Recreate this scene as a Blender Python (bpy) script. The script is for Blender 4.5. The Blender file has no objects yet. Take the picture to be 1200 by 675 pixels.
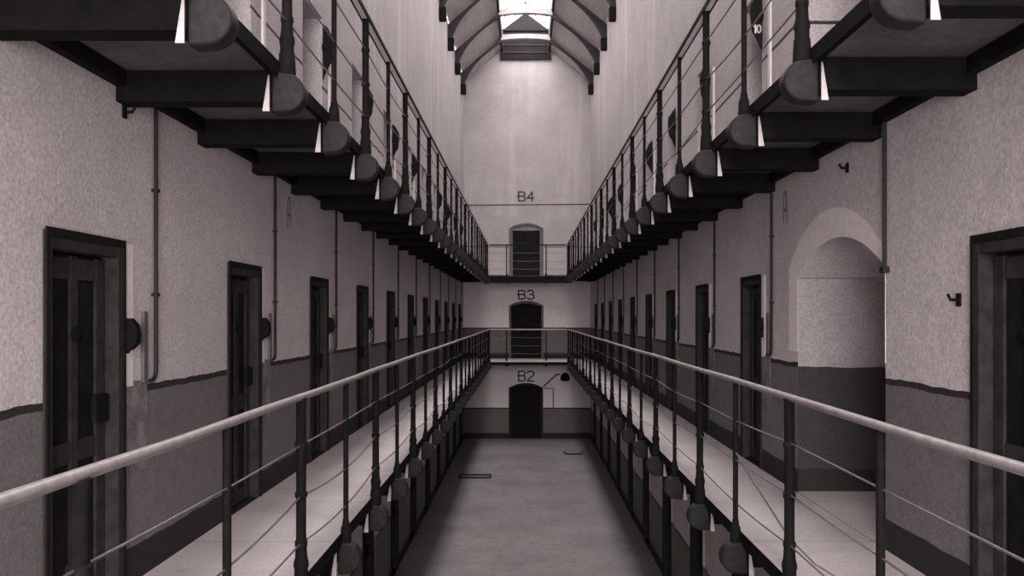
import bpy, math, random
from mathutils import Vector
random.seed(7)
C = bpy.context.scene.collection
PI = math.pi

# ------------------------------------------------------------------ levels and widths (metres)
F3, F4 = 2.87, 5.76          # landing floors above the ground floor (z = 0)
EYE = 4.37
XL, XR = -2.22, 2.32         # side wall faces
ALC = (5.50, 7.27)           # arched passage in the right wall
YB, YE = -4.0, 30.6          # wall behind the camera, far end wall
YG = 29.1                    # front edge of the cross galleries
WT = 12.8                    # wall top
YS = 7.0                     # near end of the skylight, cut short to darken the foreground

# ------------------------------------------------------------------ helpers
class MB:
    def __init__(s): s.v = []; s.f = []
    def add(s, vs, fs):
        n = len(s.v); s.v += [tuple(v) for v in vs]; s.f += [[i+n for i in f] for f in fs]; return s
    def box(s, x0, x1, y0, y1, z0, z1):
        return s.add([(x0,y0,z0),(x1,y0,z0),(x1,y1,z0),(x0,y1,z0),(x0,y0,z1),(x1,y0,z1),(x1,y1,z1),(x0,y1,z1)],
                     [(0,3,2,1),(4,5,6,7),(0,1,5,4),(1,2,6,5),(2,3,7,6),(3,0,4,7)])
    def tube(s, pts, r, n=10, closed=False):
        pts = [Vector(p) for p in pts]; m = len(pts); rs = r if isinstance(r, (list, tuple)) else [r]*m
        rings = []; up = None
        for i, p in enumerate(pts):
            a = pts[max(i-1, 0)] if not closed else pts[i-1]; b = pts[min(i+1, m-1)] if not closed else pts[(i+1) % m]
            t = (b-a).normalized()
            if up is None:
                up = Vector((0,0,1)) if abs(t.z) < .9 else Vector((1,0,0))
            u = (up - t*up.dot(t)).normalized(); w = t.cross(u); up = u
            rings.append([p + (u*math.cos(2*PI*k/n) + w*math.sin(2*PI*k/n))*rs[i] for k in range(n)])
        vs = [q for rg in rings for q in rg]; fs = []
        for i in range(m if closed else m-1):
            j = (i+1) % m
            for k in range(n):
                fs.append((i*n+k, i*n+(k+1)%n, j*n+(k+1)%n, j*n+k))
        if not closed:
            fs.append(tuple(range(n))[::-1]); fs.append(tuple((m-1)*n+k for k in range(n)))
        return s.add(vs, fs)
    def lathe(s, prof, c=(0,0,0), n=16):      # profile of (radius, z)
        vs = []; fs = []; m = len(prof)
        for r, z in prof:
            for k in range(n): vs.append((c[0]+r*math.cos(2*PI*k/n), c[1]+r*math.sin(2*PI*k/n), c[2]+z))
        for i in range(m-1):
            for k in range(n): fs.append((i*n+k, i*n+(k+1)%n, (i+1)*n+(k+1)%n, (i+1)*n+k))
        fs.append(tuple(range(n))[::-1]); fs.append(tuple((m-1)*n+k for k in range(n)))
        return s.add(vs, fs)
    def prism(s, poly, fn, d0, d1):           # polygon (a,b) extruded; fn(a,b,d) -> xyz
        n = len(poly); vs = [fn(a,b,d0) for a,b in poly] + [fn(a,b,d1) for a,b in poly]
        fs = [tuple(range(n))[::-1], tuple(range(n, 2*n))] + [(i, (i+1)%n, n+(i+1)%n, n+i) for i in range(n)]
        return s.add(vs, fs)
    def mesh(s, name, mat, smooth=False, fix=True):
        me = bpy.data.meshes.new(name); me.from_pydata(s.v, [], s.f); me.update()
        if fix:
            import bmesh
            b = bmesh.new(); b.from_mesh(me); bmesh.ops.recalc_face_normals(b, faces=b.faces); b.to_mesh(me); b.free()
        me.materials.append(mat)
        if smooth:
            for p in me.polygons: p.use_smooth = True
            try: me.set_sharp_from_angle(angle=math.radians(38))
            except Exception: pass
        return me
    def build(s, name, mat, parent=None, smooth=False, bevel=0, fix=True):
        return link(name, s.mesh(name, mat, smooth, fix), parent, bevel)
def link(name, me, parent=None, bevel=0, loc=None):
    o = bpy.data.objects.new(name, me); C.objects.link(o)
    if parent: o.parent = parent
    if loc: o.location = loc
    if bevel:
        m = o.modifiers.new('bevel', 'BEVEL'); m.width = bevel; m.segments = 2; m.limit_method = 'ANGLE'
    return o
def tag(o, label=None, cat=None, group=None, kind=None):
    if label: o['label'] = label
    if cat: o['category'] = cat
    if group: o['group'] = group
    if kind: o['kind'] = kind
    return o
def empty(name, loc=(0,0,0), rz=0):
    o = bpy.data.objects.new(name, None); C.objects.link(o); o.location = loc; o.rotation_euler = (0,0,rz)
    o.empty_display_size = .1; return o
def copy_tree(o, parent=None):
    c = o.copy(); C.objects.link(c); c.parent = parent
    for ch in list(o.children): copy_tree(ch, c)
    return c
ORD = ['first','second','third','fourth','fifth','sixth','seventh','eighth','ninth','tenth','eleventh','twelfth',
       'thirteenth','fourteenth','fifteenth','sixteenth','seventeenth','eighteenth','nineteenth','twentieth',
       'twenty-first','twenty-second','twenty-third','twenty-fourth','twenty-fifth']

# ------------------------------------------------------------------ materials
def tint(v):  # warm grey of the old print
    return (v, v*.93, v*.935, 1)
class NT:
    def __init__(s, name):
        s.m = bpy.data.materials.new(name); s.m.use_nodes = True; s.t = s.m.node_tree; s.t.nodes.clear()
        s.out = s.n('ShaderNodeOutputMaterial'); s.b = s.n('ShaderNodeBsdfPrincipled'); s.l(s.b.outputs[0], s.out.inputs[0])
    def n(s, t, **k):
        o = s.t.nodes.new(t)
        for a, b in k.items(): setattr(o, a, b)
        return o
    def l(s, a, b): s.t.links.new(a, b)
    def math(s, op, a, b=None, clamp=False):
        o = s.n('ShaderNodeMath', operation=op, use_clamp=clamp)
        for i, x in enumerate((a, b)):
            if x is None: continue
            if isinstance(x, (int, float)): o.inputs[i].default_value = x
            else: s.l(x, o.inputs[i])
        return o.outputs[0]
    def mix(s, f, a, b, mode='MIX'):
        o = s.n('ShaderNodeMix', data_type='RGBA', blend_type=mode)
        if isinstance(f, (int, float)): o.inputs[0].default_value = f
        else: s.l(f, o.inputs[0])
        for i, x in ((6, a), (7, b)):
            if isinstance(x, tuple): o.inputs[i].default_value = x
            else: s.l(x, o.inputs[i])
        return o.outputs[2]
    def pos(s):
        g = s.n('ShaderNodeNewGeometry'); return g.outputs['Position']
    def noise(s, vec, scale, detail=3, rough=.5, sc=None):
        if sc:
            mp = s.n('ShaderNodeMapping'); mp.inputs['Scale'].default_value = sc; s.l(vec, mp.inputs[0]); vec = mp.outputs[0]
        o = s.n('ShaderNodeTexNoise'); o.inputs['Scale'].default_value = scale; o.inputs['Detail'].default_value = detail
        o.inputs['Roughness'].default_value = rough; s.l(vec, o.inputs['Vector']); return o.outputs['Fac']
    def rng(s, v, a, b, c, d):
        o = s.n('ShaderNodeMapRange'); s.l(v, o.inputs[0])
        for i, x in enumerate((a, b, c, d)): o.inputs[i+1].default_value = x
        return o.outputs[0]
    def bump(s, h, st=.3, d=.01):
        o = s.n('ShaderNodeBump'); o.inputs['Strength'].default_value = st; o.inputs['Distance'].default_value = d
        s.l(h, o.inputs['Height']); s.l(o.outputs[0], s.b.inputs['Normal'])
def simple(name, v, rough=.6, metal=0, var=.25, scale=14, bump=.15, spec=.3):
    t = NT(name); tc = t.n('ShaderNodeTexCoord').outputs['Object']
    n1 = t.noise(tc, scale, 5, .6); n2 = t.noise(tc, scale*9, 2, .6)
    k = t.math('ADD', t.rng(n1, .3, .7, 1-var, 1+var), t.rng(n2, .3, .7, -var*.5, var*.5))
    cc = t.n('ShaderNodeCombineColor')
    for i in range(3): t.l(k, cc.inputs[i])
    t.l(t.mix(1, tint(v), cc.outputs[0], 'MULTIPLY'), t.b.inputs['Base Color'])
    t.b.inputs['Roughness'].default_value = rough; t.b.inputs['Metallic'].default_value = metal
    t.b.inputs['Specular IOR Level'].default_value = spec
    if bump: t.bump(n1, bump, .004)
    return t.m
def wall_mat():
    t = NT('limewashed_wall'); p = t.pos()
    sx = t.n('ShaderNodeSeparateXYZ'); t.l(p, sx.inputs[0]); z = sx.outputs[2]
    wob = t.math('MULTIPLY', t.math('SUBTRACT', t.noise(p, 5, 3), .5), .035)
    zz = t.math('ADD', z, wob)
    def band(a, b): return t.math('MULTIPLY', t.math('GREATER_THAN', zz, a), t.math('LESS_THAN', zz, b))
    big = t.noise(p, 1.1, 4, .6); fine = t.noise(p, 45, 3, .7); mid = t.noise(p, 9, 4, .65)
    white = t.mix(t.rng(big, .35, .7, 0, 1), tint(.66), tint(.55))
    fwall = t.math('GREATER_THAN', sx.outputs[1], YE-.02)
    white = t.mix(fwall, white, tint(.84))  # lower far wall whitened, standing in for the light that falls there
    white = t.mix(t.math('GREATER_THAN', z, F4-.02), white, t.mix(t.rng(big, .35, .7, 0, 1), tint(.40), tint(.34)))  # upper walls greyed to offset the strong skylight on them
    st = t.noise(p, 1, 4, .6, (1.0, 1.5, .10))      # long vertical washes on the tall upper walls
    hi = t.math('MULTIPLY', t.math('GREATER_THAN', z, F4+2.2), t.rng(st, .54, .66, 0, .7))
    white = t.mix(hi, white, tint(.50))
    dado = t.mix(t.rng(mid, .3, .7, 0, 1), tint(.20), tint(.14))
    line = tint(.035); skirt = tint(.028)
    col = t.mix(band(-1, 1.07), white, dado)
    col = t.mix(band(F3-.02, F3+1.07), col, dado)
    for f in (0, F3): col = t.mix(band(f+1.065, f+1.105), col, line)
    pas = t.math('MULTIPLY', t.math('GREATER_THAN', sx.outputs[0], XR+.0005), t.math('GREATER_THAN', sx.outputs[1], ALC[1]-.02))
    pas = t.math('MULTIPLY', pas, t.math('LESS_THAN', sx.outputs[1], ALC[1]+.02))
    col = t.mix(pas, col, t.mix(band(F3-.02, F3+1.07), tint(.40), tint(.05)))  # dimness of the passage painted into its far jamb and dado
    inside = t.math('MULTIPLY', t.math('GREATER_THAN', sx.outputs[0], XL-.005), t.math('LESS_THAN', sx.outputs[0], XR+.005))
    jamb = t.math('MULTIPLY', t.math('GREATER_THAN', sx.outputs[1], ALC[1]-.02), t.math('LESS_THAN', sx.outputs[1], ALC[1]+.02))
    ok = t.math('MAXIMUM', inside, jamb)
    col = t.mix(t.math('MULTIPLY', band(F4+1.10, F4+1.13), ok), col, line)
    for f, h in ((0, .2), (F3-.06, .26), (F4-.06, .16)): col = t.mix(band(f-.001, f+h), col, skirt)
    k = t.math('ADD', t.rng(fine, .3, .7, .72, 1.26), t.rng(mid, .3, .7, -.06, .06))
    cc = t.n('ShaderNodeCombineColor')
    for i in range(3): t.l(k, cc.inputs[i])
    t.l(t.mix(1, col, cc.outputs[0], 'MULTIPLY'), t.b.inputs['Base Color'])
    t.b.inputs['Roughness'].default_value = .75; t.b.inputs['Specular IOR Level'].default_value = .2
    t.bump(mid, .35, .012)
    return t.m
def end_mat(src):
    return src
def ground_mat():
    t = NT('worn_stone_floor'); p = t.pos()
    big = t.noise(p, .7, 4, .6); mid = t.noise(p, 5, 5, .65); fine = t.noise(p, 40, 3, .7)
    c = t.mix(t.rng(big, .35, .65, 0, 1), tint(.27), tint(.19))
    c = t.mix(t.rng(mid, .5, .72, 0, .6), c, tint(.12))
    br = t.n('ShaderNodeTexBrick'); br.inputs['Scale'].default_value = 1; br.inputs['Brick Width'].default_value = 1.1
    br.inputs['Row Height'].default_value = .8; br.inputs['Mortar Size'].default_value = .008
    t.l(p, br.inputs['Vector'])
    c = t.mix(t.math('MULTIPLY', br.outputs['Fac'], .35), c, tint(.1))
    k = t.rng(fine, .25, .75, .75, 1.22); cc = t.n('ShaderNodeCombineColor')
    for i in range(3): t.l(k, cc.inputs[i])
    t.l(t.mix(1, c, cc.outputs[0], 'MULTIPLY'), t.b.inputs['Base Color'])
    t.b.inputs['Roughness'].default_value = .7; t.bump(mid, .3, .01)
    return t.m
def deck_mat():
    t = NT('slate_walkway'); p = t.pos()
    sx = t.n('ShaderNodeSeparateXYZ'); t.l(p, sx.inputs[0])
    big = t.noise(p, 1.3, 4, .6); mid = t.noise(p, 8, 5, .65); fine = t.noise(p, 45, 3, .7)
    c = t.mix(t.rng(big, .35, .65, 0, 1), tint(.66), tint(.52))
    fr = t.math('FRACT', t.math('DIVIDE', t.math('ADD', sx.outputs[1], .3), 1.197))
    c = t.mix(t.math('MULTIPLY', t.math('LESS_THAN', fr, .01), .5), c, tint(.1))
    c = t.mix(t.rng(mid, .6, .8, 0, .5), c, tint(.25))
    k = t.rng(fine, .25, .75, .8, 1.2); cc = t.n('ShaderNodeCombineColor')
    for i in range(3): t.l(k, cc.inputs[i])
    t.l(t.mix(1, c, cc.outputs[0], 'MULTIPLY'), t.b.inputs['Base Color'])
    t.b.inputs['Roughness'].default_value = .6; t.bump(mid, .2, .006)
    return t.m
def board_mat(name, v, w=.16):
    t = NT(name); p = t.pos(); sx = t.n('ShaderNodeSeparateXYZ'); t.l(p, sx.inputs[0])
    fr = t.math('FRACT', t.math('DIVIDE', sx.outputs[0], w))
    n = t.noise(p, 3, 4, .6, (3, .4, 3))
    c = t.mix(t.rng(n, .3, .7, 0, 1), tint(v), tint(v*.75))
    c = t.mix(t.math('MULTIPLY', t.math('LESS_THAN', fr, .06), .5), c, tint(v*.7))
    t.l(c, t.b.inputs['Base Color']); t.b.inputs['Roughness'].default_value = .8
    return t.m
def glass_mat(nm, c):
    t = NT(nm); t.t.nodes.remove(t.b)
    tr = t.n('ShaderNodeBsdfTransparent'); tr.inputs[0].default_value = (c, c*.97, c*.97, 1)
    gl = t.n('ShaderNodeBsdfGlossy'); gl.inputs['Roughness'].default_value = .15; gl.inputs[0].default_value = (.8,.8,.8,1)
    mx = t.n('ShaderNodeMixShader'); mx.inputs[0].default_value = .08
    t.l(tr.outputs[0], mx.inputs[1]); t.l(gl.outputs[0], mx.inputs[2]); t.l(mx.outputs[0], t.out.inputs[0])
    return t.m

WALL = wall_mat(); GROUND = ground_mat(); DECK = deck_mat(); GLASS = glass_mat('dimmed_roof_glass', .48); GLASS2 = glass_mat('fill_window_glass', .54)  # glass tints dim each opening to balance the two light sources
PATCH = simple('scuffed_dado_paint', .20, .7, 0, .5, 7, .2)
RAILU = simple('pale_handrail_wood', .62, .6, 0, .15, 12, .1)
IRON = simple('black_iron', .010, .75, 0, .35, 20, .3, .08)
IRONB = simple('beam_iron', .013, .85, 0, .3, 9, .3, .05)
NOSE = simple('nose_iron', .018, .6, 0, .4, 25, .3, .2)
RAIL = simple('worn_rail_steel', .34, .45, .3, .2, 18, .1, .5)
WIRE = simple('galvanised_wire', .16, .5, .3, .2, 30, 0)
WHITE = simple('lit_gusset_batten_white', .6, .6, 0, .08, 20, .05)  # white stands in for light caught by the gussets; also upper battens
MARGIN = simple('fresh_limewash', .86, .7, 0, .08, 16, .1)
DOORM = simple('dark_door_paint', .013, .75, 0, .4, 9, .3, .08)
FRAMEM = simple('dark_frame_wood', .036, .8, 0, .35, 12, .3, .08)
PIPE = simple('dark_pipe', .016, .6, 0, .25, 22, .1)
STRIP = simple('grey_batten', .12, .6, 0, .25, 15, .1)
TIMBER = simple('truss_timber', .03, .7, 0, .35, 6, .2)
COLLAR = simple('collar_timber', .26, .7, 0, .2, 6, .2)
ROOF = board_mat('roof_boards', .52)
SOFF = simple('dark_soffit_plaster', .12, .8, 0, .35, 2.2, .2)  # even dark tone for the walkway undersides
SLAB = simple('slate_edge', .10, .7, 0, .3, 6, .2)
PAINTB = simple('black_letter_paint', .03, .7, 0, .3, 30, 0)
PAINTW = simple('white_number_paint', .85, .6, 0, .05, 30, 0)
FAINT = simple('faded_mark', .14, .8, 0, .5, 25, 0)

# ------------------------------------------------------------------ doors: positions
LD3 = [(3.923+2.42*k, 3.923+2.42*k+.77) for k in range(11)]
RD3 = [(3.66, 4.41)] + [(8.375+2.413*k, 8.375+2.413*k+.755) for k in range(9)]
LD4 = [(a-.27, b-.22) for a, b in LD3]
RD4 = [(a, b) for a, b in RD3]
DH = 1.905
ALC = (5.50, 7.27)

def arc_pts(u0, u1, vs, rise, n=12):      # segmental arch, spring line vs
    w = (u1-u0)/2; R = (w*w+rise*rise)/(2*rise); cu = (u0+u1)/2; cv = vs+rise-R; a = math.asin(min(1, w/R))
    return [(cu+R*math.sin(-a+2*a*i/n), cv+R*math.cos(-a+2*a*i/n)) for i in range(n+1)]
def wall_with_holes(name, mat, P, ur, vr, holes, label):
    """holes: (u0,u1,v0,v1,depth,rise)"""
    m = MB()
    us = sorted({ur[0], ur[1]} | {h[0] for h in holes} | {h[1] for h in holes})
    vs = sorted({vr[0], vr[1]} | {h[2] for h in holes} | {h[3] for h in holes})
    us = [round(u, 4) for u in us]; vs = [round(v, 4) for v in vs]
    for i in range(len(us)-1):
        for j in range(len(vs)-1):
            uc, vc = (us[i]+us[i+1])/2, (vs[j]+vs[j+1])/2
            if any(h[0] < uc < h[1] and h[2] < vc < h[3] for h in holes): continue
            m.add([P(us[i],vs[j],0), P(us[i+1],vs[j],0), P(us[i+1],vs[j+1],0), P(us[i],vs[j+1],0)], [(0,1,2,3)])
    for u0, u1, v0, v1, d, rise in holes:
        ap = arc_pts(u0, u1, v1-rise, rise) if rise else [(u0, v1), (u1, v1)]
        loop = [(u0, v0)] + ap + [(u1, v0)]
        n = len(loop)
        m.add([P(a,b,0) for a,b in loop] + [P(a,b,d) for a,b in loop], [(i, (i+1)%n, n+(i+1)%n, n+i) for i in range(n)])
        m.add([P(a,b,d) for a,b in loop], [tuple(range(n))])
        if rise:
            for i in range(len(ap)-1):
                (a,b),(c,e) = ap[i], ap[i+1]
                m.add([P(a,b,0), P(c,e,0), P(c,v1,0), P(a,v1,0)], [(0,1,2,3)])
    o = m.build(name, mat, fix=False); tag(o, label, 'wall', kind='structure'); return o

PLw = lambda u, v, d: (XL-d, u, v)
PRw = lambda u, v, d: (XR+d, u, v)
PEw = lambda u, v, d: (u, YE+d, v)
R4 = round
def rr(t): return tuple(round(x, 4) for x in t)
LD2 = [(a+.42, b+.42) for a, b in LD3]; RD2 = [(a+.38, b+.38) for a, b in RD3[1:]]
hl = [rr((a, b, 0, DH, .16, 0)) for a, b in LD2] + [rr((a, b, F3, F3+DH, .16, 0)) for a, b in LD3] + [rr((a, b, F4, F4+1.86, .40, 0)) for a, b in LD4]
hr = [rr((a, b, 0, DH, .16, 0)) for a, b in RD2] + [rr((a, b, F3, F3+DH, .16, 0)) for a, b in RD3] + [rr((a, b, F4, F4+1.86, .40, 0)) for a, b in RD4]
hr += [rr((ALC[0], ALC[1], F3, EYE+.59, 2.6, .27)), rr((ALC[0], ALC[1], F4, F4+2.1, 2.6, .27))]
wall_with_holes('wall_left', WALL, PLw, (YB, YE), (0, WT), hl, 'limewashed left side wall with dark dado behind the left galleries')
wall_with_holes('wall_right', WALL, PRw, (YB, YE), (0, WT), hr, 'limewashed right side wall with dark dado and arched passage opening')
he = [rr((-.61, .63, 0, 1.99, .22, .18)), rr((-.60, .64, F3, F3+2.07, .22, .18)), rr((-.60, .64, F4, F4+1.96, .22, .2))]
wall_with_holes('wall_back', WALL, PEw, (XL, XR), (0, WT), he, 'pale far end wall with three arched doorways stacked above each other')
WB = bpy.data.objects['wall_back']
def roofz(x, side):
    X = abs(XL) if side < 0 else XR
    return WT + (13.95-WT)*(X-abs(x))/(X-.85)
# gable above the far wall and the wall behind the camera
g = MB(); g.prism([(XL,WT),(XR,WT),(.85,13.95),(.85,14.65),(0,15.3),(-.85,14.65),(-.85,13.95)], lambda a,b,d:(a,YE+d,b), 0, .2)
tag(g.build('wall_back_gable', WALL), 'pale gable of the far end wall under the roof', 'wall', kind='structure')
# wall behind camera with a tall unseen window, added to light camera-facing surfaces
WX, WZ0, WZ1 = 1.7, 3.2, 12.2
f = MB()
for x0, x1, z0, z1 in ((XL-.5,-WX,0,15.5),(WX,XR+.5,0,15.5),(-WX,WX,0,WZ0),(-WX,WX,WZ1,15.5)): f.box(x0,x1,YB-.3,YB,z0,z1)
tag(f.build('wall_front', WALL), 'limewashed wall with an added fill-light window, unseen behind the camera', 'wall', kind='structure')
w2 = empty('fill_window', (0, YB-.15, WZ0)); tag(w2, 'tall barred gable window behind the camera', 'window', kind='structure')
f = MB()
for i in range(7): x = -WX+i*2*WX/6; f.box(x-.025, x+.025, -.03, .03, 0, WZ1-WZ0)
for i in range(12): z = i*(WZ1-WZ0)/11; f.box(-WX, WX, -.02, .02, z-.02, z+.02)
f.build('window_frame', IRON, w2)
MB().box(-WX, WX, -.004, .004, 0, WZ1-WZ0).build('window_pane', GLASS2, w2)

o = MB().box(XL-.4, XR+2.7, YB, YE+.3, -.2, 0).build('floor', GROUND); tag(o, 'worn grey stone ground floor of the well', 'floor', kind='structure')

# roof
r = MB()
for s, X in ((-1, -XL), (1, XR)):
    r.prism([(s*(X+.5), WT-.41),(s*.85, 13.95),(s*.85, 14.12),(s*(X+.5), WT-.22)], lambda a,b,d:(a,d,b), YB-.3, YE+.3)
r.box(-.86, .86, YB-.3, YS, 13.95, 14.12); r.box(-.9, .9, YS-.1, YS, 14.0, 15.4)  # unseen ridge closure, added to block skylight near the camera
o = r.build('ceiling', ROOF); tag(o, 'boarded pitched ceiling sloping down on both sides of the skylight', 'ceiling', kind='structure')
tr = MB()
for s in (-1, 1): tr.box(s*.85-.04, s*.85+.04, YS, YE, 13.9, 14.65)
tag(tr.build('trim_1', TIMBER), 'dark upstand boards along both sides of the roof skylight', 'trim', kind='structure')
w1 = empty('window_1', (0, 0, 14.65)); tag(w1, 'long pitched glass skylight along the ridge of the roof', 'window', kind='structure')
f = MB(); bars = MB()
for s in (-1, 1):
    n = 0; y = YS+.2
    while y < YE:
        bars.tube([(s*.87, y, 0), (0, y, .6)], .022, 6); y += .62
bars.build('glazing_bar', IRON, w1, fix=True)
MB().box(-.03, .03, YS, YE, .57, .66).build('ridge_bar', IRON, w1)
p = MB()
for s in (-1, 1): p.prism([(s*.9, -.01),(0, .6),(0, .61),(s*.9, 0)], lambda a,b,d:(a,d,b), YS, YE)
p.build('window_pane', GLASS, w1)
# dark louvre in the far gable under the skylight
lv = empty('louvre_vent', (0, YE-.03, 13.62)); tag(lv, 'dark slatted louvre vent high in the far gable under the skylight', 'vent')
MB().prism([(-.86,0),(.86,0),(.86,1.03),(0,1.62),(-.86,1.03)], lambda a,b,d:(a,d,b), 0, .03).build('backing', DOORM, lv)
fr = MB(); fr.box(-.9,-.82,-.06,0,0,1.02); fr.box(.82,.9,-.06,0,0,1.02); fr.box(-.9,.9,-.06,0,-.05,.03); fr.box(-.82,.82,-.06,0,.98,1.05)
fr.build('frame', DOORM, lv)
sl = MB()
for i in range(3): sl.prism([(-.03,.20+i*.26),(-.025,.225+i*.26),(0,.215+i*.26),(0,.18+i*.26)], lambda a,b,d:(d,a,b), -.82, .82)
sl.build('slat', FRAMEM, lv)

# ------------------------------------------------------------------ roof trusses
def truss():
    root = empty('roof_truss')
    for s, X, nm in ((-1, -XL, 'l'), (1, XR, 'r')):
        # curved brace: outer edge follows wall and roof, inner edge is an arch
        outer = [(X-.01, 12.30), (X-.01, 12.70), (.87, 13.86), (.80, 13.99)]
        inner = []
        p0, p1, p2, p3 = (.80, 13.76), (1.25, 13.50), (1.93, 13.0), (X-.13, 12.30)
        for i in range(13):
            t = i/12
            inner.append(tuple((1-t)**3*a+3*(1-t)**2*t*b+3*(1-t)*t*t*c+t**3*d for a,b,c,d in zip(p0,p1,p2,p3)))
        poly = [(s*a, b) for a, b in outer+inner]
        m = MB(); 
        n = len(poly)
        # quads strip between outer and inner for clean faces
        def op(t):
            segs = [outer[3], outer[2], outer[1], outer[0]]
            L = [math.dist(segs[i], segs[i+1]) for i in range(3)]; T = sum(L); d = t*T
            for i in range(3):
                if d <= L[i]+1e-9:
                    k = d/L[i]; return tuple(a+(b-a)*k for a,b in zip(segs[i], segs[i+1]))
                d -= L[i]
            return segs[3]
        N = 24; O = [op(i/N) for i in range(N+1)]
        I = []
        for i in range(N+1):
            t = i/N; I.append(tuple((1-t)**3*a+3*(1-t)**2*t*b+3*(1-t)*t*t*c+t**3*d for a,b,c,d in zip(p0,p1,p2,p3)))
        h = .07; vs = []
        for (a,b),(c,e) in zip(O, I): vs += [(s*a,-h,b),(s*c,-h,e),(s*c,h,e),(s*a,h,b)]
        fs = [(0,1,2,3), (4*N+3,4*N+2,4*N+1,4*N)]
        for i in range(N):
            for k in range(4): fs.append((4*i+k, 4*i+(k+1)%4, 4*i+4+(k+1)%4, 4*i+4+k))
        m.add(vs, fs); m.build('curved_brace', TIMBER, root)
        c = MB(); c.prism([(s*(X-.003), 11.98),(s*(X-.16), 11.98),(s*(X-.18), 12.02),(s*(X-.18), 12.30),(s*(X-.003), 12.30)], lambda a,b,d:(a,d,b), -.11, .11)
        c.build('corbel', IRON, root)
    m = MB(); top = 14.03; n = 16; vs = []; fs = []
    for i in range(n+1):
        x = -.84+1.68*i/n; zb = 13.80+.07*(1-(x/.84)**2); zt = 13.99+.03*(1-(x/.84)**2)
        vs += [(x,-.09,zb),(x,-.09,zt),(x,.09,zt),(x,.09,zb)]
    for i in range(n):
        for k in range(4): fs.append((4*i+k, 4*i+(k+1)%4, 4*i+4+(k+1)%4, 4*i+4+k))
    fs += [(0,1,2,3), (4*n+3,4*n+2,4*n+1,4*n)]
    m.add(vs, fs).build('collar_beam', COLLAR, root)['label'] = 'pale cambered collar beam'
    return root
T0 = truss()
YT = [29.2-2.42*k for k in range(7)]
for i, y in enumerate(YT):
    t = T0 if i == 0 else copy_tree(T0)
    t.location = (0, y, 0)
    tag(t, f'dark arched timber roof truss with pale collar, {ORD[i]} from the far end wall', 'roof truss', 'arched timber roof trusses')

# ------------------------------------------------------------------ galleries
def post_ys(y0, d, lo, hi):
    k = math.ceil((lo-y0)/d); out = []
    while y0+k*d < hi: out.append((y0+k*d, k)); k += 1
    return out
# thick flags: even/odd k
LV = {
 'll': dict(x=-1.25, s=-1, f=F3, ys=post_ys(3.571, 1.181, 2.0, YG-.25), thick=1, edge=-1.28, wall=XL),
 'rl': dict(x=1.46,  s=1,  f=F3, ys=post_ys(3.511, 1.213, 3.0, YG-.25), thick=1, edge=1.505, wall=XR),
 'lu': dict(x=-1.31, s=-1, f=F4, ys=post_ys(4.686, 1.149, 3.2, YG-.25), thick=0, edge=-1.352, wall=XL),
 'ru': dict(x=1.44,  s=1,  f=F4, ys=post_ys(4.447, 1.181, 3.0, YG-.25), thick=0, edge=1.485, wall=XR),
}
WH = [.79, .51, .24]
RH = 1.055
def post_mesh(thick, stub=True):
    m = MB(); r = .028 if thick else .0185
    if thick:
        m.lathe(([(.048,-.061)] if stub else [(.048,0)])+[(.046,.01),(.044,.02),(.043,.05),(.038,.06),(.038,.10),(.042,.11),(.042,.13),(r+.006,.16),(r+.002,.24),(r,.30),(r,RH-.03),(r+.006,RH-.022),(r+.006,RH-.01)], n=14)
        for h in WH: m.lathe([(r*.9,h-.02),(r+.007,h-.012),(r+.007,h+.012),(r*.9,h+.02)], n=14)
    else:
        m.lathe(([(.040,-.061)] if stub else [(.040,0)])+[(.036,.02),(.034,.022),(.034,.035),(.026,.045),(.024,.07),(r,.10),(r,RH-.02)], n=12)
    return m.mesh('post', IRON, True)
PM = {True: post_mesh(True), False: post_mesh(False)}
PMX = post_mesh(False, False)
def nose_meshes(s, low):
    # half-round end of the cantilever beam; s = direction towards the wall
    R = .108; q = .045 if (low and s < 0) else .072; poly = [(s*q, -.06)] + [(-s*R*math.cos(a), -.170+R*math.sin(a)) for a in [PI/2-PI*i/18 for i in range(19)]] + [(s*q, -.283)]
    n = MB().prism(poly, lambda a,b,d:(a,d,b), -.055, .055).mesh('nose', NOSE, True)
    g = MB().prism([(s*(q+.003),-.085),(s*(q+.003),-.280),(s*(q+.040),-.280),(s*(q+.009),-.085)], lambda a,b,d:(a,d,b), -.078, -.0705).mesh('gusset', WHITE)
    return n, g
NM = {(s, lo): nose_meshes(s, lo) for s in (-1, 1) for lo in (False, True)}
def beam_mesh(w):     # w = signed distance post -> wall
    s = 1 if w > 0 else -1
    return MB().prism([(s*.07,-.058),(w-s*.003,-.058),(w-s*.003,-.225),(s*.07,-.225)], lambda a,b,d:(a,d,b), -.07, .07).mesh('bracket', IRONB)
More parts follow.
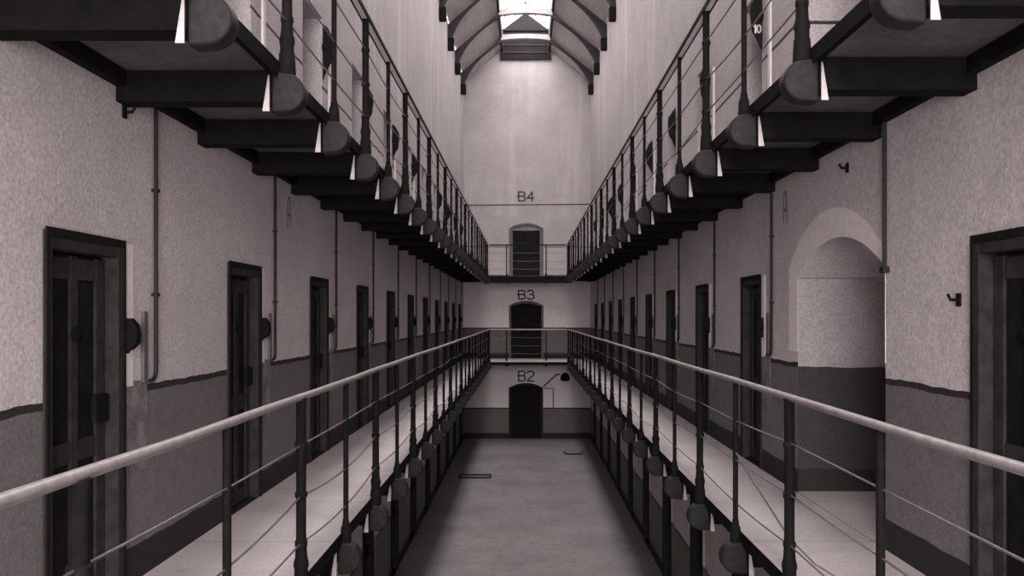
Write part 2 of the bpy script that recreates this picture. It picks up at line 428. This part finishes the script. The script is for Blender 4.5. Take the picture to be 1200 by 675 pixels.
def walkway(key, label):
    L = LV[key]; s = L['s']; f = L['f']
    root = empty('gallery_walkway', (L['x'], 0, f)); tag(root, label, 'walkway', 'iron and slate gallery walkways')
    x0, x1 = sorted((L['edge']-L['x'], L['wall']-L['x']-s*.003))
    MB().box(x0, x1, YB+.005, YE-.005, -.05, 0).build('deck', DECK, root)
    e = L['edge']-L['x']
    m = MB(); a0, a1 = sorted((e-s*.010, e-s*.0005)); m.box(a0, a1, YB+.005, YG, -.085, -.001); a0, a1 = sorted((e-s*.0005, e+s*.05)); m.box(a0, a1, YB+.005, YG, -.062, -.0505)
    m.build('edge_angle', IRONB, root)
    mw = L['wall']-L['x']; a0, a1 = sorted((mw-s*.004, mw-s*.06)); MB().box(a0, a1, YB+.005, YE-.005, -.145, -.0505).build('wall_angle', IRONB, root)
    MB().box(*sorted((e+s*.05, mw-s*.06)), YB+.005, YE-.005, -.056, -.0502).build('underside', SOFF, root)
    bm = beam_mesh(mw)
    for y, k in L['ys']:
        b = link('bracket', bm, root, loc=(0, y, 0))
        link('nose', NM[(s, f == F3)][0], b, bevel=.012); link('gusset', NM[(s, f == F3)][1], b)['label'] = 'wedge beside the rounded nose, caught light painted on as white'
    return root
def sag_line(L, h, seed):
    rnd = random.Random(seed); pts = []
    ys = [y for y, k in L['ys'] if (k % 2 == 0) == (L['thick'] == 0)]
    ys = [L['ys'][0][0]-1.2] + ys + [YG]
    hs = [h+rnd.uniform(-.012, .012) for _ in ys]
    for i in range(len(ys)-1):
        sg = rnd.choice([.004, .012, .03, .045]) * (1.3 if h < .6 else .6); off = rnd.uniform(-.008, .008)
        for j in range(8):
            t = j/8; pts.append((off*math.sin(PI*t), ys[i]+(ys[i+1]-ys[i])*t, hs[i]*(1-t)+hs[i+1]*t - sg*4*t*(1-t)))
    pts.append((0, ys[-1], hs[-1]))
    return pts
def railing(key, label):
    L = LV[key]; root = empty('railing', (L['x'], 0, L['f'])); tag(root, label, 'railing', 'gallery railings of posts and wires')
    for y, k in L['ys']:
        th = (k % 2 == 0) == (L['thick'] == 0)
        link('post', PM[th], root, loc=(0, y, 0))
    link('post', PM[True], root, loc=(0, YG, 0))
    y0 = L['ys'][0][0]-1.3
    rnd = random.Random(key); pts = [(rnd.uniform(-.003,.003), y, RH+rnd.uniform(-.006,.004)) for y in [y0+(YG-y0)*i/28 for i in range(28)]] + [(0, YG, RH)]
    if L['f'] == F3: MB().tube(pts, .0205, 12).build('top_rail', RAIL, root, True)
    else:
        # flat handrail: a pale bar between two dark edges
        m = MB(); m.box(-.026, .026, y0, YG+.03, RH-.016, RH+.004).build('top_rail', RAILU, root)
        q = MB()
        for a in (-.034, .024): q.box(a, a+.010, y0, YG+.03, RH-.024, RH+.012)
        q.build('rail_edge', IRON, root)
    for i, h in enumerate(WH): MB().tube(sag_line(L, h, key+str(i)), .0055, 6).build('wire', WIRE, root, True)
    return root
walkway('ll', 'left walkway of the middle landing, pale slate deck on round-nosed brackets')
walkway('rl', 'right walkway of the middle landing, pale slate deck on round-nosed brackets')
walkway('lu', 'left walkway of the upper landing overhead, seen from below with dark beams')
walkway('ru', 'right walkway of the upper landing overhead, seen from below with dark beams')
railing('ll', 'railing along the left walkway of the middle landing, bright round handrail')
R2 = railing('rl', 'railing along the right walkway of the middle landing, bright round handrail')
railing('lu', 'railing along the left upper walkway overhead, flat handrail')
railing('ru', 'railing along the right upper walkway overhead, flat handrail')
# broken wire hanging onto the right walkway
lw = [(.0,5.93,.56),(.03,5.7,.44),(.08,5.4,.30),(.12,5.1,.17),(.2,4.9,.08),(.3,4.75,.03)]
MB().tube(lw, .0055, 6).build('loose_wire', WIRE, R2, True)

# cross galleries at the far end
for f, lab, nm in ((F3, 'middle landing cross walkway in front of the B3 door', 3), (F4, 'upper landing cross walkway in front of the B4 door', 4)):
    xa, xb = (-1.28, 1.505) if nm == 3 else (-1.352, 1.485)
    root = empty('cross_walkway', (0, YG, f)); tag(root, lab, 'walkway', 'cross walkways at the far end')
    MB().box(xa+.012, xb-.012, 0, YE-YG-.005, -.05, 0).build('deck', DECK, root)
    (MB().box(xa+.03, xb-.03, .005, .05, -.16, -.0505) if nm == 3 else MB().box(xa+.03, xb-.03, -.02, -.001, -.24, -.004).box(xa+.03, xb-.03, -.001, .08, -.24, -.22)).build('edge_beam', IRONB, root)
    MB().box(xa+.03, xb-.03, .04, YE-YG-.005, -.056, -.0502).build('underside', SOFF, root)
    b = MB()
    for x in (-.64, .70): b.box(x-.05, x+.05, .04, YE-YG-.005, -.2, -.0565)
    b.build('joist', IRONB, root)
    px = (-1.25, 1.46) if nm == 3 else (-1.31, 1.44)
    rl = empty('cross_railing', (0, YG, f)); tag(rl, f'short railing across the well in front of the B{nm} door', 'railing', 'cross railings at the far end')
    for x in (-.65, .70): link('post', PMX, rl, loc=(x, .02, 0))
    px = (px[0]+.06, px[1]-.06)
    MB().tube([(px[0], .02, RH), (px[1], .02, RH)], .022, 10).build('top_rail', RAIL if nm == 3 else IRON, rl, True)
    for h in WH: MB().tube([(px[0]+(px[1]-px[0])*i/12, .02, h-.02*math.sin(PI*i/4)**2) for i in range(13)], .0055, 6).build('wire', WIRE, rl, True)

for f, n in ((F3, 'middle'), (F4, 'upper')):
    o = MB().box(XR+.002, XR+2.598, ALC[0]+.002, ALC[1]-.002, f+.0005, f+.012).build('passage_floor', DECK)
    tag(o, f'stone floor of the arched side passage on the {n} landing', 'floor', kind='structure')
# landing slab the photographer stands on
o = MB().box(-1.23, 1.47, YB+.01, .9, F3-.2, F3).build('landing_slab', DECK); tag(o, 'slate landing slab under the camera between the galleries', 'walkway')

# ------------------------------------------------------------------ cell doors
ndoor = [1]
def leaf_parts(root, w, h, y0, mat=DOORM):
    m = MB(); t = .05
    m.box(-w/2, w/2, y0, y0+t, .01, h)
    lf = m.build('door_leaf', mat, root)
    p = MB()
    for x0, x1 in ((-w/2+.01, -w/2+.10), (-.035, .035), (w/2-.10, w/2-.01)): p.box(x0, x1, y0-.018, y0, .02, h-.01)
    for z in (.02, h*.42, h-.13): p.box(-w/2+.01, w/2-.01, y0-.014, y0, z, z+.11)
    p.build('door_strap', FRAMEM, lf, bevel=.004)
    q = MB().lathe([(.04,0),(.04,.012),(.025,.018)], n=14)
    q.v = [(x, y0-.018-z, yy+h*.78) for x, yy, z in q.v]
    q.build('peephole', IRON, lf)
    b = MB().box(w/2-.16, w/2-.03, y0-.05, y0-.018, h*.52, h*.60); b.build('door_lock', IRON, lf, bevel=.006)
    return lf
def door3():
    root = empty('door_1')
    m = MB(); W = .385; H = DH; j = .065
    m.box(-W+.002, -W+j, -.012, .155, 0.005, H-.002); m.box(W-j, W-.002, -.012, .155, .005, H-.002); m.box(-W+j, W-j, -.012, .155, H-.085, H-.002)
    m.build('door_frame', FRAMEM, root, bevel=.006)
    k = MB(); e = .022
    k.box(-W-.004, -W+e, -.022, -.0125, .005, H+.012); k.box(W-e, W+.004, -.022, -.0125, .005, H+.012); k.box(-W+e, W-e, -.022, -.0125, H-.03, H+.012)
    k.build('frame_bead', DOORM, root)
    leaf_parts(root, 2*(W-j)-.006, H-.09, .075)
    MB().box(W+.006, W+.12, -.006, -.0005, 1.11, H+.0).build('painted_margin', MARGIN, root)['label'] = 'freshly whitewashed strip beside the frame'
    MB().box(W+.02, W+.30, -.005, -.0005, .62, 1.135).build('worn_patch', PATCH, root)['label'] = 'scuffed lighter patch of dado beside the frame'
    return root
def door4():
    root = empty('door_1'); W = .40; H = 1.855
    m = MB(); j = .05
    m.box(-W+.03, -W+j, .30, .395, .005, H-.005); m.box(W-j, W-.03, .30, .395, .005, H-.005); m.box(-W+j, W-j, .30, .395, H-.06, H-.005)
    m.build('door_frame', FRAMEM, root, bevel=.005)
    leaf_parts(root, 2*(W-j)-.006, H-.065, .33)
    return root
def place_doors(proto_fn, spans, X, rz, f, lab, grp, w0=None):
    proto = proto_fn(); 
    for i, (a, b) in enumerate(spans):
        d = proto if i == 0 else copy_tree(proto)
        d.name = f'door_{ndoor[0]}'; ndoor[0] += 1
        d.location = (X, (a+b)/2, f); d.rotation_euler = (0,0,rz)
        d.scale = ((b-a)/w0, 1, 1) if w0 else (1,1,1)
        tag(d, lab(i), 'door', grp, 'structure')
place_doors(door3, LD3, XL, PI/2, F3, lambda i: f'dark cell door on the left wall of the middle landing, {ORD[i]} from the camera', 'cell doors of the middle landing', .77)
place_doors(door3, RD3, XR, -PI/2, F3, lambda i: ('dark cell door on the right wall before the arched passage, cut by the frame' if i == 0 else f'dark cell door on the right wall of the middle landing, {ORD[i-1]} beyond the arched passage'), 'cell doors of the middle landing', .77)
place_doors(door3, LD2, XL, PI/2, 0, lambda i: f'dark ground floor cell door on the left wall below the walkway, {ORD[i]} from the camera', 'cell doors of the ground floor', .77)
place_doors(door3, RD2, XR, -PI/2, 0, lambda i: f'dark ground floor cell door on the right wall below the walkway, {ORD[i]} from the camera', 'cell doors of the ground floor', .77)
place_doors(door4, LD4, XL, PI/2, F4, lambda i: f'recessed cell door on the left wall of the upper landing, {ORD[i]} from the camera', 'cell doors of the upper landing', .82)
place_doors(door4, RD4, XR, -PI/2, F4, lambda i: ('recessed cell door on the right wall of the upper landing before the passage' if i == 0 else f'recessed cell door on the right wall of the upper landing, {ORD[i-1]} beyond the passage'), 'cell doors of the upper landing', .77)

# end wall doors
def end_door(x0, x1, z0, h, rise, frame_mat, lab, trans=False):
    root = empty(f'door_{ndoor[0]}', ((x0+x1)/2, YE, z0)); ndoor[0] += 1
    w = (x1-x0)/2-.002; ap = arc_pts(-w, w, h-rise-.002, rise, 14); j = .07
    ai = arc_pts(-w+j, w-j, h-rise-.02, rise-.06, 14)
    m = MB(); out = [(-w, .004)] + ap + [(w, .004)]; inn = [(-w+j, .004)] + ai + [(w-j, .004)]
    n = len(out); vs = []
    for (a,b),(c,d) in zip(out, inn): vs += [(a,.03,b),(c,.03,d),(c,.17,d),(a,.17,b)]
    fs = [(0,1,2,3), (4*(n-1)+3,4*(n-1)+2,4*(n-1)+1,4*(n-1))]
    for i in range(n-1):
        for k in range(4): fs.append((4*i+k, 4*i+(k+1)%4, 4*i+4+(k+1)%4, 4*i+4+k))
    m.add(vs, fs).build('door_frame', frame_mat, root)
    wl = w-j-.003
    if trans:
        lf = MB().prism([(-wl+.06,.005),(wl-.06,.005),(wl-.06,h-.26),(-wl+.06,h-.26)], lambda a,b,d:(a,d,b), .14, .19).build('door_leaf', DOORM, root)
        t = MB(); t.box(-wl, -wl+.055, .05, .19, .005, h-.26); t.box(wl-.055, wl, .05, .19, .005, h-.26); t.build('door_lining', STRIP, root)
        MB().prism([(-wl, h-.255)]+arc_pts(-wl, wl, h-.215, .12, 12)+[(wl, h-.255)], lambda a,b,d:(a,d,b), .10, .19).build('fanlight_panel', COLLAR, root)
    else:
        lf = MB().prism([(-wl,.005)] + arc_pts(-wl, wl, h-rise-.024, rise-.064, 14) + [(wl,.005)], lambda a,b,d:(a,d,b), .10, .16).build('door_leaf', DOORM, root)
    s = MB(); hh = h-rise-.08
    for x in (-wl*.62, -wl*.3, wl*.3, wl*.62):
        s.box(x-.03, x+.03, (.14 if trans else .10)-.02, (.14 if trans else .10), .05, hh-(.15 if trans else 0))
    for z in (.15, hh*.5, hh-.3): s.box(-wl*.78, wl*.78, (.14 if trans else .10)-.03, (.14 if trans else .10)-.0205, z, z+.06)
    s.build('door_strap', DOORM, lf)
    tag(root, lab, 'door', 'arched doors of the end wall', 'structure')
end_door(-.61, .63, 0, 1.99, .18, FRAMEM, 'dark arched double door at ground level under the B2 lettering')
end_door(-.60, .64, F3, 2.07, .18, STRIP, 'dark arched door of the middle landing under the B3 lettering')
end_door(-.60, .64, F4, 1.96, .2, STRIP, 'narrow dark door in a pale arched surround under the B4 lettering', True)

# letters painted on the far wall
def strokes(chars, h, w):
    B = [[(0,0),(0,1)], [(0,1),(.7,1),(.95,.88),(.95,.66),(.75,.54),(0,.54)], [(.75,.54),(1,.40),(1,.12),(.75,0),(0,0)], [(-.15,.54),(.3,.54)]]
    D = {'B': B, '2': [[(.0,.80),(.15,.97),(.5,1),(.85,.97),(1,.8),(.95,.6),(.1,.12),(0,0),(1,0)]],
         '3': [[(0,.85),(.2,1),(.75,1),(.95,.85),(.95,.66),(.75,.54),(.35,.54)], [(.75,.54),(1,.40),(1,.15),(.75,0),(.2,0),(0,.15)]],
         '4': [[(.75,0),(.75,1),(0,.32),(1,.32)]], '1': [[(.2,.8),(.5,1),(.5,0)]], '0': [[(.5,1),(.1,.85),(0,.5),(.1,.15),(.5,0),(.9,.15),(1,.5),(.9,.85),(.5,1)]]}
    out = []; x = 0
    for c in chars:
        for st in D[c]: out.append([(x+a*w, b*h) for a, b in st])
        x += w*1.35 if c != '1' else w*.95
    tot = x - w*.35
    return [[(a-tot/2, b) for a, b in st] for st in out]
def ribbon(m, sts, t, fn, d0, d1):
    for st in sts:
        for (a,b),(c,e) in zip(st[:-1], st[1:]):
            L = math.hypot(c-a, e-b); ux, uz = (c-a)/L*t*.4, (e-b)/L*t*.4; nx, nz = -(e-b)/L*t/2, (c-a)/L*t/2
            m.prism([(a-ux+nx,b-uz+nz),(c+ux+nx,e+uz+nz),(c+ux-nx,e+uz-nz),(a-ux-nx,b-uz-nz)], fn, d0, d1)
for txt, zb, zt in (('B2', EYE-.0306*75.5, EYE-.0306*64), ('B3', EYE+.0306*20.5, EYE+.0306*30.5), ('B4', EYE+.0306*135.5, EYE+.0306*146)):
    m = MB(); ribbon(m, strokes(txt, zt-zb, .23), .046, lambda a,b,d:(a,d,b), -.006, -.001)
    o = m.build('painted_lettering', PAINTB, loc if False else None); o.location = (.02, YE, zb)
    tag(o, f'black {txt} lettering painted on the end wall above its door', 'lettering', 'level letters on the end wall')
o = MB().tube([(XL+.01, YE-.012, EYE+4.0), (XR-.01, YE-.012, EYE+4.03)], .013, 6).build('tie_cable', PIPE); tag(o, 'thin dark cable running level across the end wall under B4', 'cable')

# pipe frame and wall lamp beside the B2 door
o = MB().tube([(.66, YE-.03, EYE-.0306*84), (.99, YE-.03, EYE-.0306*84), (.99, YE-.03, EYE-.0306*107)], .018, 8).build('pipe_frame', PIPE)
tag(o, 'thin dark bent pipe on the end wall right of the B2 door', 'pipe')
wl = empty('wall_lamp', (.64, YE-.02, EYE-.0306*82)); tag(wl, 'dark slanting arm lamp above right of the B2 door', 'lamp')
MB().tube([(0,0,0),(.46,-.25,.46),(.58,-.3,.46)], .022, 8).build('arm', PIPE, wl, True)
MB().lathe([(.05,-.18),(.15,-.16),(.17,-.05),(.13,.06),(.05,.12)], (.76,-.3,.40), 14).build('lamp_shade', IRON, wl, True)

# ------------------------------------------------------------------ cell indicators, battens and pipes on the side walls
def indicator(kind):
    """local: wall face at y=0, room towards -y, x to the right when facing the wall"""
    root = empty('cell_indicator')
    # casting on the wall with a hinged plate standing out from it
    m = MB().lathe([(.045,0),(.045,.02),(.035,.035),(.03,.055)], n=14); m.v = [(x, -z, yy) for x, yy, z in m.v]
    m.build('boss', IRON, root, True)
    if kind == 3:
        pts = [(0,.09),(.03,.09),(.062,.055),(.072,0),(.066,-.05),(.035,-.08),(.01,-.09),(0,-.11)]
        MB().prism([(0,-.11)]+[(a,b) for a,b in reversed(pts[:-1])], lambda a,b,d:(d,-a-.004,b), -.03, .03).build('plate', IRON, root, bevel=.008)
    else:
        pts = [(0,.26),(.05,.22),(.115,.10),(.12,.03),(.11,-.06),(.10,-.15),(.065,-.20),(.02,-.30),(0,-.36)]
        MB().prism([(0,-.36)]+[(a,b) for a,b in reversed(pts[:-1])], lambda a,b,d:(d,-a-.004,b), -.012, .012).build('plate', IRON, root, bevel=.004)
    return root
def strip_obj():
    return MB().box(-.022, .022, -.02, -.001, -.37, .02).build('wall_batten', STRIP)
ind3 = indicator(3); ind4 = indicator(4)
st0 = MB().box(-.024, .024, -.022, -.001, 0, .41).mesh('wall_batten', STRIP)
st4 = MB().box(-.035, .035, -.02, -.001, 0, .95).mesh('wall_batten', WHITE)
used = {3: False, 4: False}
def pipe_mesh(top, bot):
    m = MB(); m.tube([(0,-.02,top),(0,-.02,bot+.05),(-.012,-.02,bot+.02),(-.04,-.02,bot),(-.11,-.02,bot)], .0125, 8)
    z = top-.55
    while z > bot+.2: m.box(-.022,.022,-.036,-.001,z,z+.02); z -= .62
    return m.mesh('wall_pipe', PIPE, True)
PMesh = {'left': pipe_mesh(EYE+1.29-F3, EYE-.375-F3), 'right': pipe_mesh(EYE+1.29-F3, EYE-.36-F3)}
def fit(side, lev, spans):
    X, rz, sg = (XL, PI/2, 1) if side == 'left' else (XR, -PI/2, -1)
    f = F3 if lev == 3 else F4
    for i, (a, b) in enumerate(spans):
        if side == 'right' and i == 0: continue
        idx = i if side == 'left' else i-1
        e = b if side == 'left' else a
        wh = f'{ORD[idx]} ' + ('from the camera' if side == 'left' else 'beyond the passage')
        lvl = 'middle' if lev == 3 else 'upper'
        src = ind3 if lev == 3 else ind4
        d = src if not used[lev] else copy_tree(src); used[lev] = True
        d.location = (X, e+sg*(.045 if lev == 3 else .02), f+(1.40 if lev == 3 else 1.55)); d.rotation_euler = (0,0,rz)
        tag(d, f'dark iron cell indicator beside the {side} wall {lvl} landing door, {wh}', 'cell indicator', f'cell indicators of the {lvl} landing')
        if lev == 4 and side == 'right' and idx == 0:
            NUMS.append(d)
        s = link('wall_batten', st0 if lev == 3 else st4); s.location = (X, e+sg*(.25 if lev == 3 else .30), f+(1.12 if lev == 3 else .72)); s.rotation_euler = (0,0,rz)
        tag(s, f'{"narrow grey" if lev == 3 else "white"} upright batten beside the {side} wall {lvl} landing door, {wh}', 'batten', f'battens of the {lvl} landing')
        if lev == 3:
            p = link('wall_pipe', PMesh[side]); p.location = (X, e+sg*.385, f); p.rotation_euler = (0,0,rz)
            tag(p, f'thin dark pipe down the {side} wall by the middle landing door, {wh}', 'pipe', 'gas pipes down the side walls')
NUMS = []
fit('left', 3, LD3); fit('right', 3, RD3); fit('left', 4, LD4); fit('right', 4, RD4)
o = NUMS[0]   # number 10 on the nearest right upper indicator, facing the camera
nb = MB(); 
# local x points towards the camera on the right wall
ribbon(nb, strokes('10', .075, .036), .014, lambda a,b,d:(d,-.065-a*-1 if False else -.065+a,b), .0125, .0155)
nb.build('painted_number', PAINTW, o).location = (0,.008,-.165)
# pipe ending at the arch shoulder
p = MB().tube([(0,-.02,EYE+1.29-F3),(0,-.02,EYE+.30-F3)], .0135, 8); p.box(-.03,.03,-.04,-.001,EYE+.28-F3,EYE+.32-F3)
o = p.build('wall_pipe', PIPE, None, True); o.location = (XR, 5.47, F3); o.rotation_euler = (0,0,-PI/2)
tag(o, 'thin dark pipe dropping to the near shoulder of the arched passage', 'pipe', 'gas pipes down the side walls')

# limewashed band round the arch
ap = arc_pts(ALC[0], ALC[1], EYE+.32, .27, 20); u0, u1 = ALC; w = .21
ao = arc_pts(u0-.001, u1+.24, EYE+.42, .40, 20)
m = MB(); vs = []; fs = []
inn = [(u0, EYE-.30)] + ap + [(u1, EYE-.30)]; out = [(u0-.001, EYE-.30)] + ao + [(u1+.24, EYE-.30)]
for (a,b),(c,d) in zip(inn, out): vs += [(0,a,b),(0,c,d),(.0,c,d),(.0,a,b)]
vs = []
for (a,b),(c,d) in zip(inn, out): vs += [(XR-.004,a,b),(XR-.004,c,d),(XR-.0005,c,d),(XR-.0005,a,b)]
n = len(inn)
fs = [(0,1,2,3), (4*(n-1)+3,4*(n-1)+2,4*(n-1)+1,4*(n-1))]
for i in range(n-1):
    for k in range(4): fs.append((4*i+k, 4*i+(k+1)%4, 4*i+4+(k+1)%4, 4*i+4+k))
o = m.add(vs, fs).build('trim_2', MARGIN); tag(o, 'fresh white limewash band around the arched passage on the right wall', 'trim', kind='structure')

# small hooks and faded marks on the side walls
def hook(loc, sgn, lab):
    m = MB(); m.tube([(0,0,0),(-sgn*.05,0,0),(-sgn*.065,0,.03)], .009, 8); m.box(*sorted((-sgn*.001,-sgn*.012)), -.02,.02,-.035,.035)
    o = m.build('wall_hook', IRON, None); o.location = loc; tag(o, lab, 'hook', 'iron wall hooks')
hook((XL, 4.71, EYE+1.13), -1, 'small iron hook high on the left wall above the nearest cell door')
hook((XR, 6.14, EYE+1.07), 1, 'small iron hook on the right wall above the arched passage')
hook((XR, 4.56, EYE+.09), 1, 'small iron hook on the right wall between arch and nearest door')
for X, y, sg, sd in ((XL, 8.0, 1, 'left'), (XR, 7.62, -1, 'right')):
    m = MB(); pts = [(.045*math.cos(2*PI*i/20), .09*math.sin(2*PI*i/20)+.05) for i in range(21)]
    ribbon(m, [pts, [(-.045,.02),(-.05,-.16)], [(.045,-.02),(.05,-.13)]], .014, lambda a,b,d:(d,a,b), *sorted((sg*.001, sg*.004)))
    o = m.build('painted_mark', FAINT, None); o.location = (X, y, EYE+.98)
    tag(o, f'faded oval mark painted high on the {sd} wall beneath the upper walkway', 'painted mark', 'faded wall marks')

# on the ground floor
dg = empty('drain_grate', (-1.38, 23.3, 0)); tag(dg, 'flat iron drain grate in the ground floor near the left columns', 'drain')
m = MB(); 
for x in (-.42, .42): m.box(x-.02, x+.02, -.22, .22, .001, .02)
for y in (-.22, .22): m.box(-.44, .44, y-.03, y+.03, .001, .025)
m.build('frame', IRON, dg)
m = MB()
for i in range(9): x = -.36+.09*i; m.box(x-.012, x+.012, -.19, .19, .003, .016)
m.build('bar', PIPE, dg)
m = MB().tube([(-.22,.5,.02),(-.2,.1,.02),(-.1,0,.02),(.30,0,.02),(.36,.05,.1)], .02, 8)
o = m.build('iron_rod', IRON, None, True); o.location = (1.45, 27.0, 0.002); tag(o, 'thin bent iron rod lying on the ground floor right of the B2 door', 'rod')

# ------------------------------------------------------------------ light: overcast sky through the skylight and the added window behind the camera
w = bpy.data.worlds.new('sky'); bpy.context.scene.world = w; w.use_nodes = True
bg = w.node_tree.nodes['Background']; bg.inputs[0].default_value = (1.0, .97, .97, 1); bg.inputs[1].default_value = 88.0
def portal(name, loc, rot, sx, sy):
    l = bpy.data.lights.new(name, 'AREA'); l.shape = 'RECTANGLE'; l.size = sx; l.size_y = sy; l.cycles.is_portal = True
    o = bpy.data.objects.new(name, l); C.objects.link(o); o.location = loc; o.rotation_euler = rot
    o['kind'] = 'helper'
portal('skylight_portal', (0, (YS+YE)/2, 15.35), (0,0,0), 1.9, YE-YS)
portal('window_portal', (0, YB-.35, (WZ0+WZ1)/2), (PI/2,0,0), 2*WX, WZ1-WZ0)

# ------------------------------------------------------------------ camera
cd = bpy.data.cameras.new('camera'); cam = bpy.data.objects.new('camera', cd); C.objects.link(cam)
cam.location = (0, 0, EYE); cam.rotation_euler = (PI/2, 0, 0)
cd.sensor_width = 36; cd.lens = 30.0; cd.shift_x = -16/1200; cd.shift_y = 33.5/1200; cd.clip_start = .05; cd.clip_end = 200
sc = bpy.context.scene; sc.camera = cam
vs = sc.view_settings; vs.view_transform = 'Standard'; vs.look = 'None'; vs.gamma = 1; vs.use_curve_mapping = False; vs.exposure = 0.0
sc.cycles.max_bounces = 10; sc.cycles.diffuse_bounces = 7; sc.cycles.use_denoising = True
sc.cycles.sample_clamp_indirect = 8
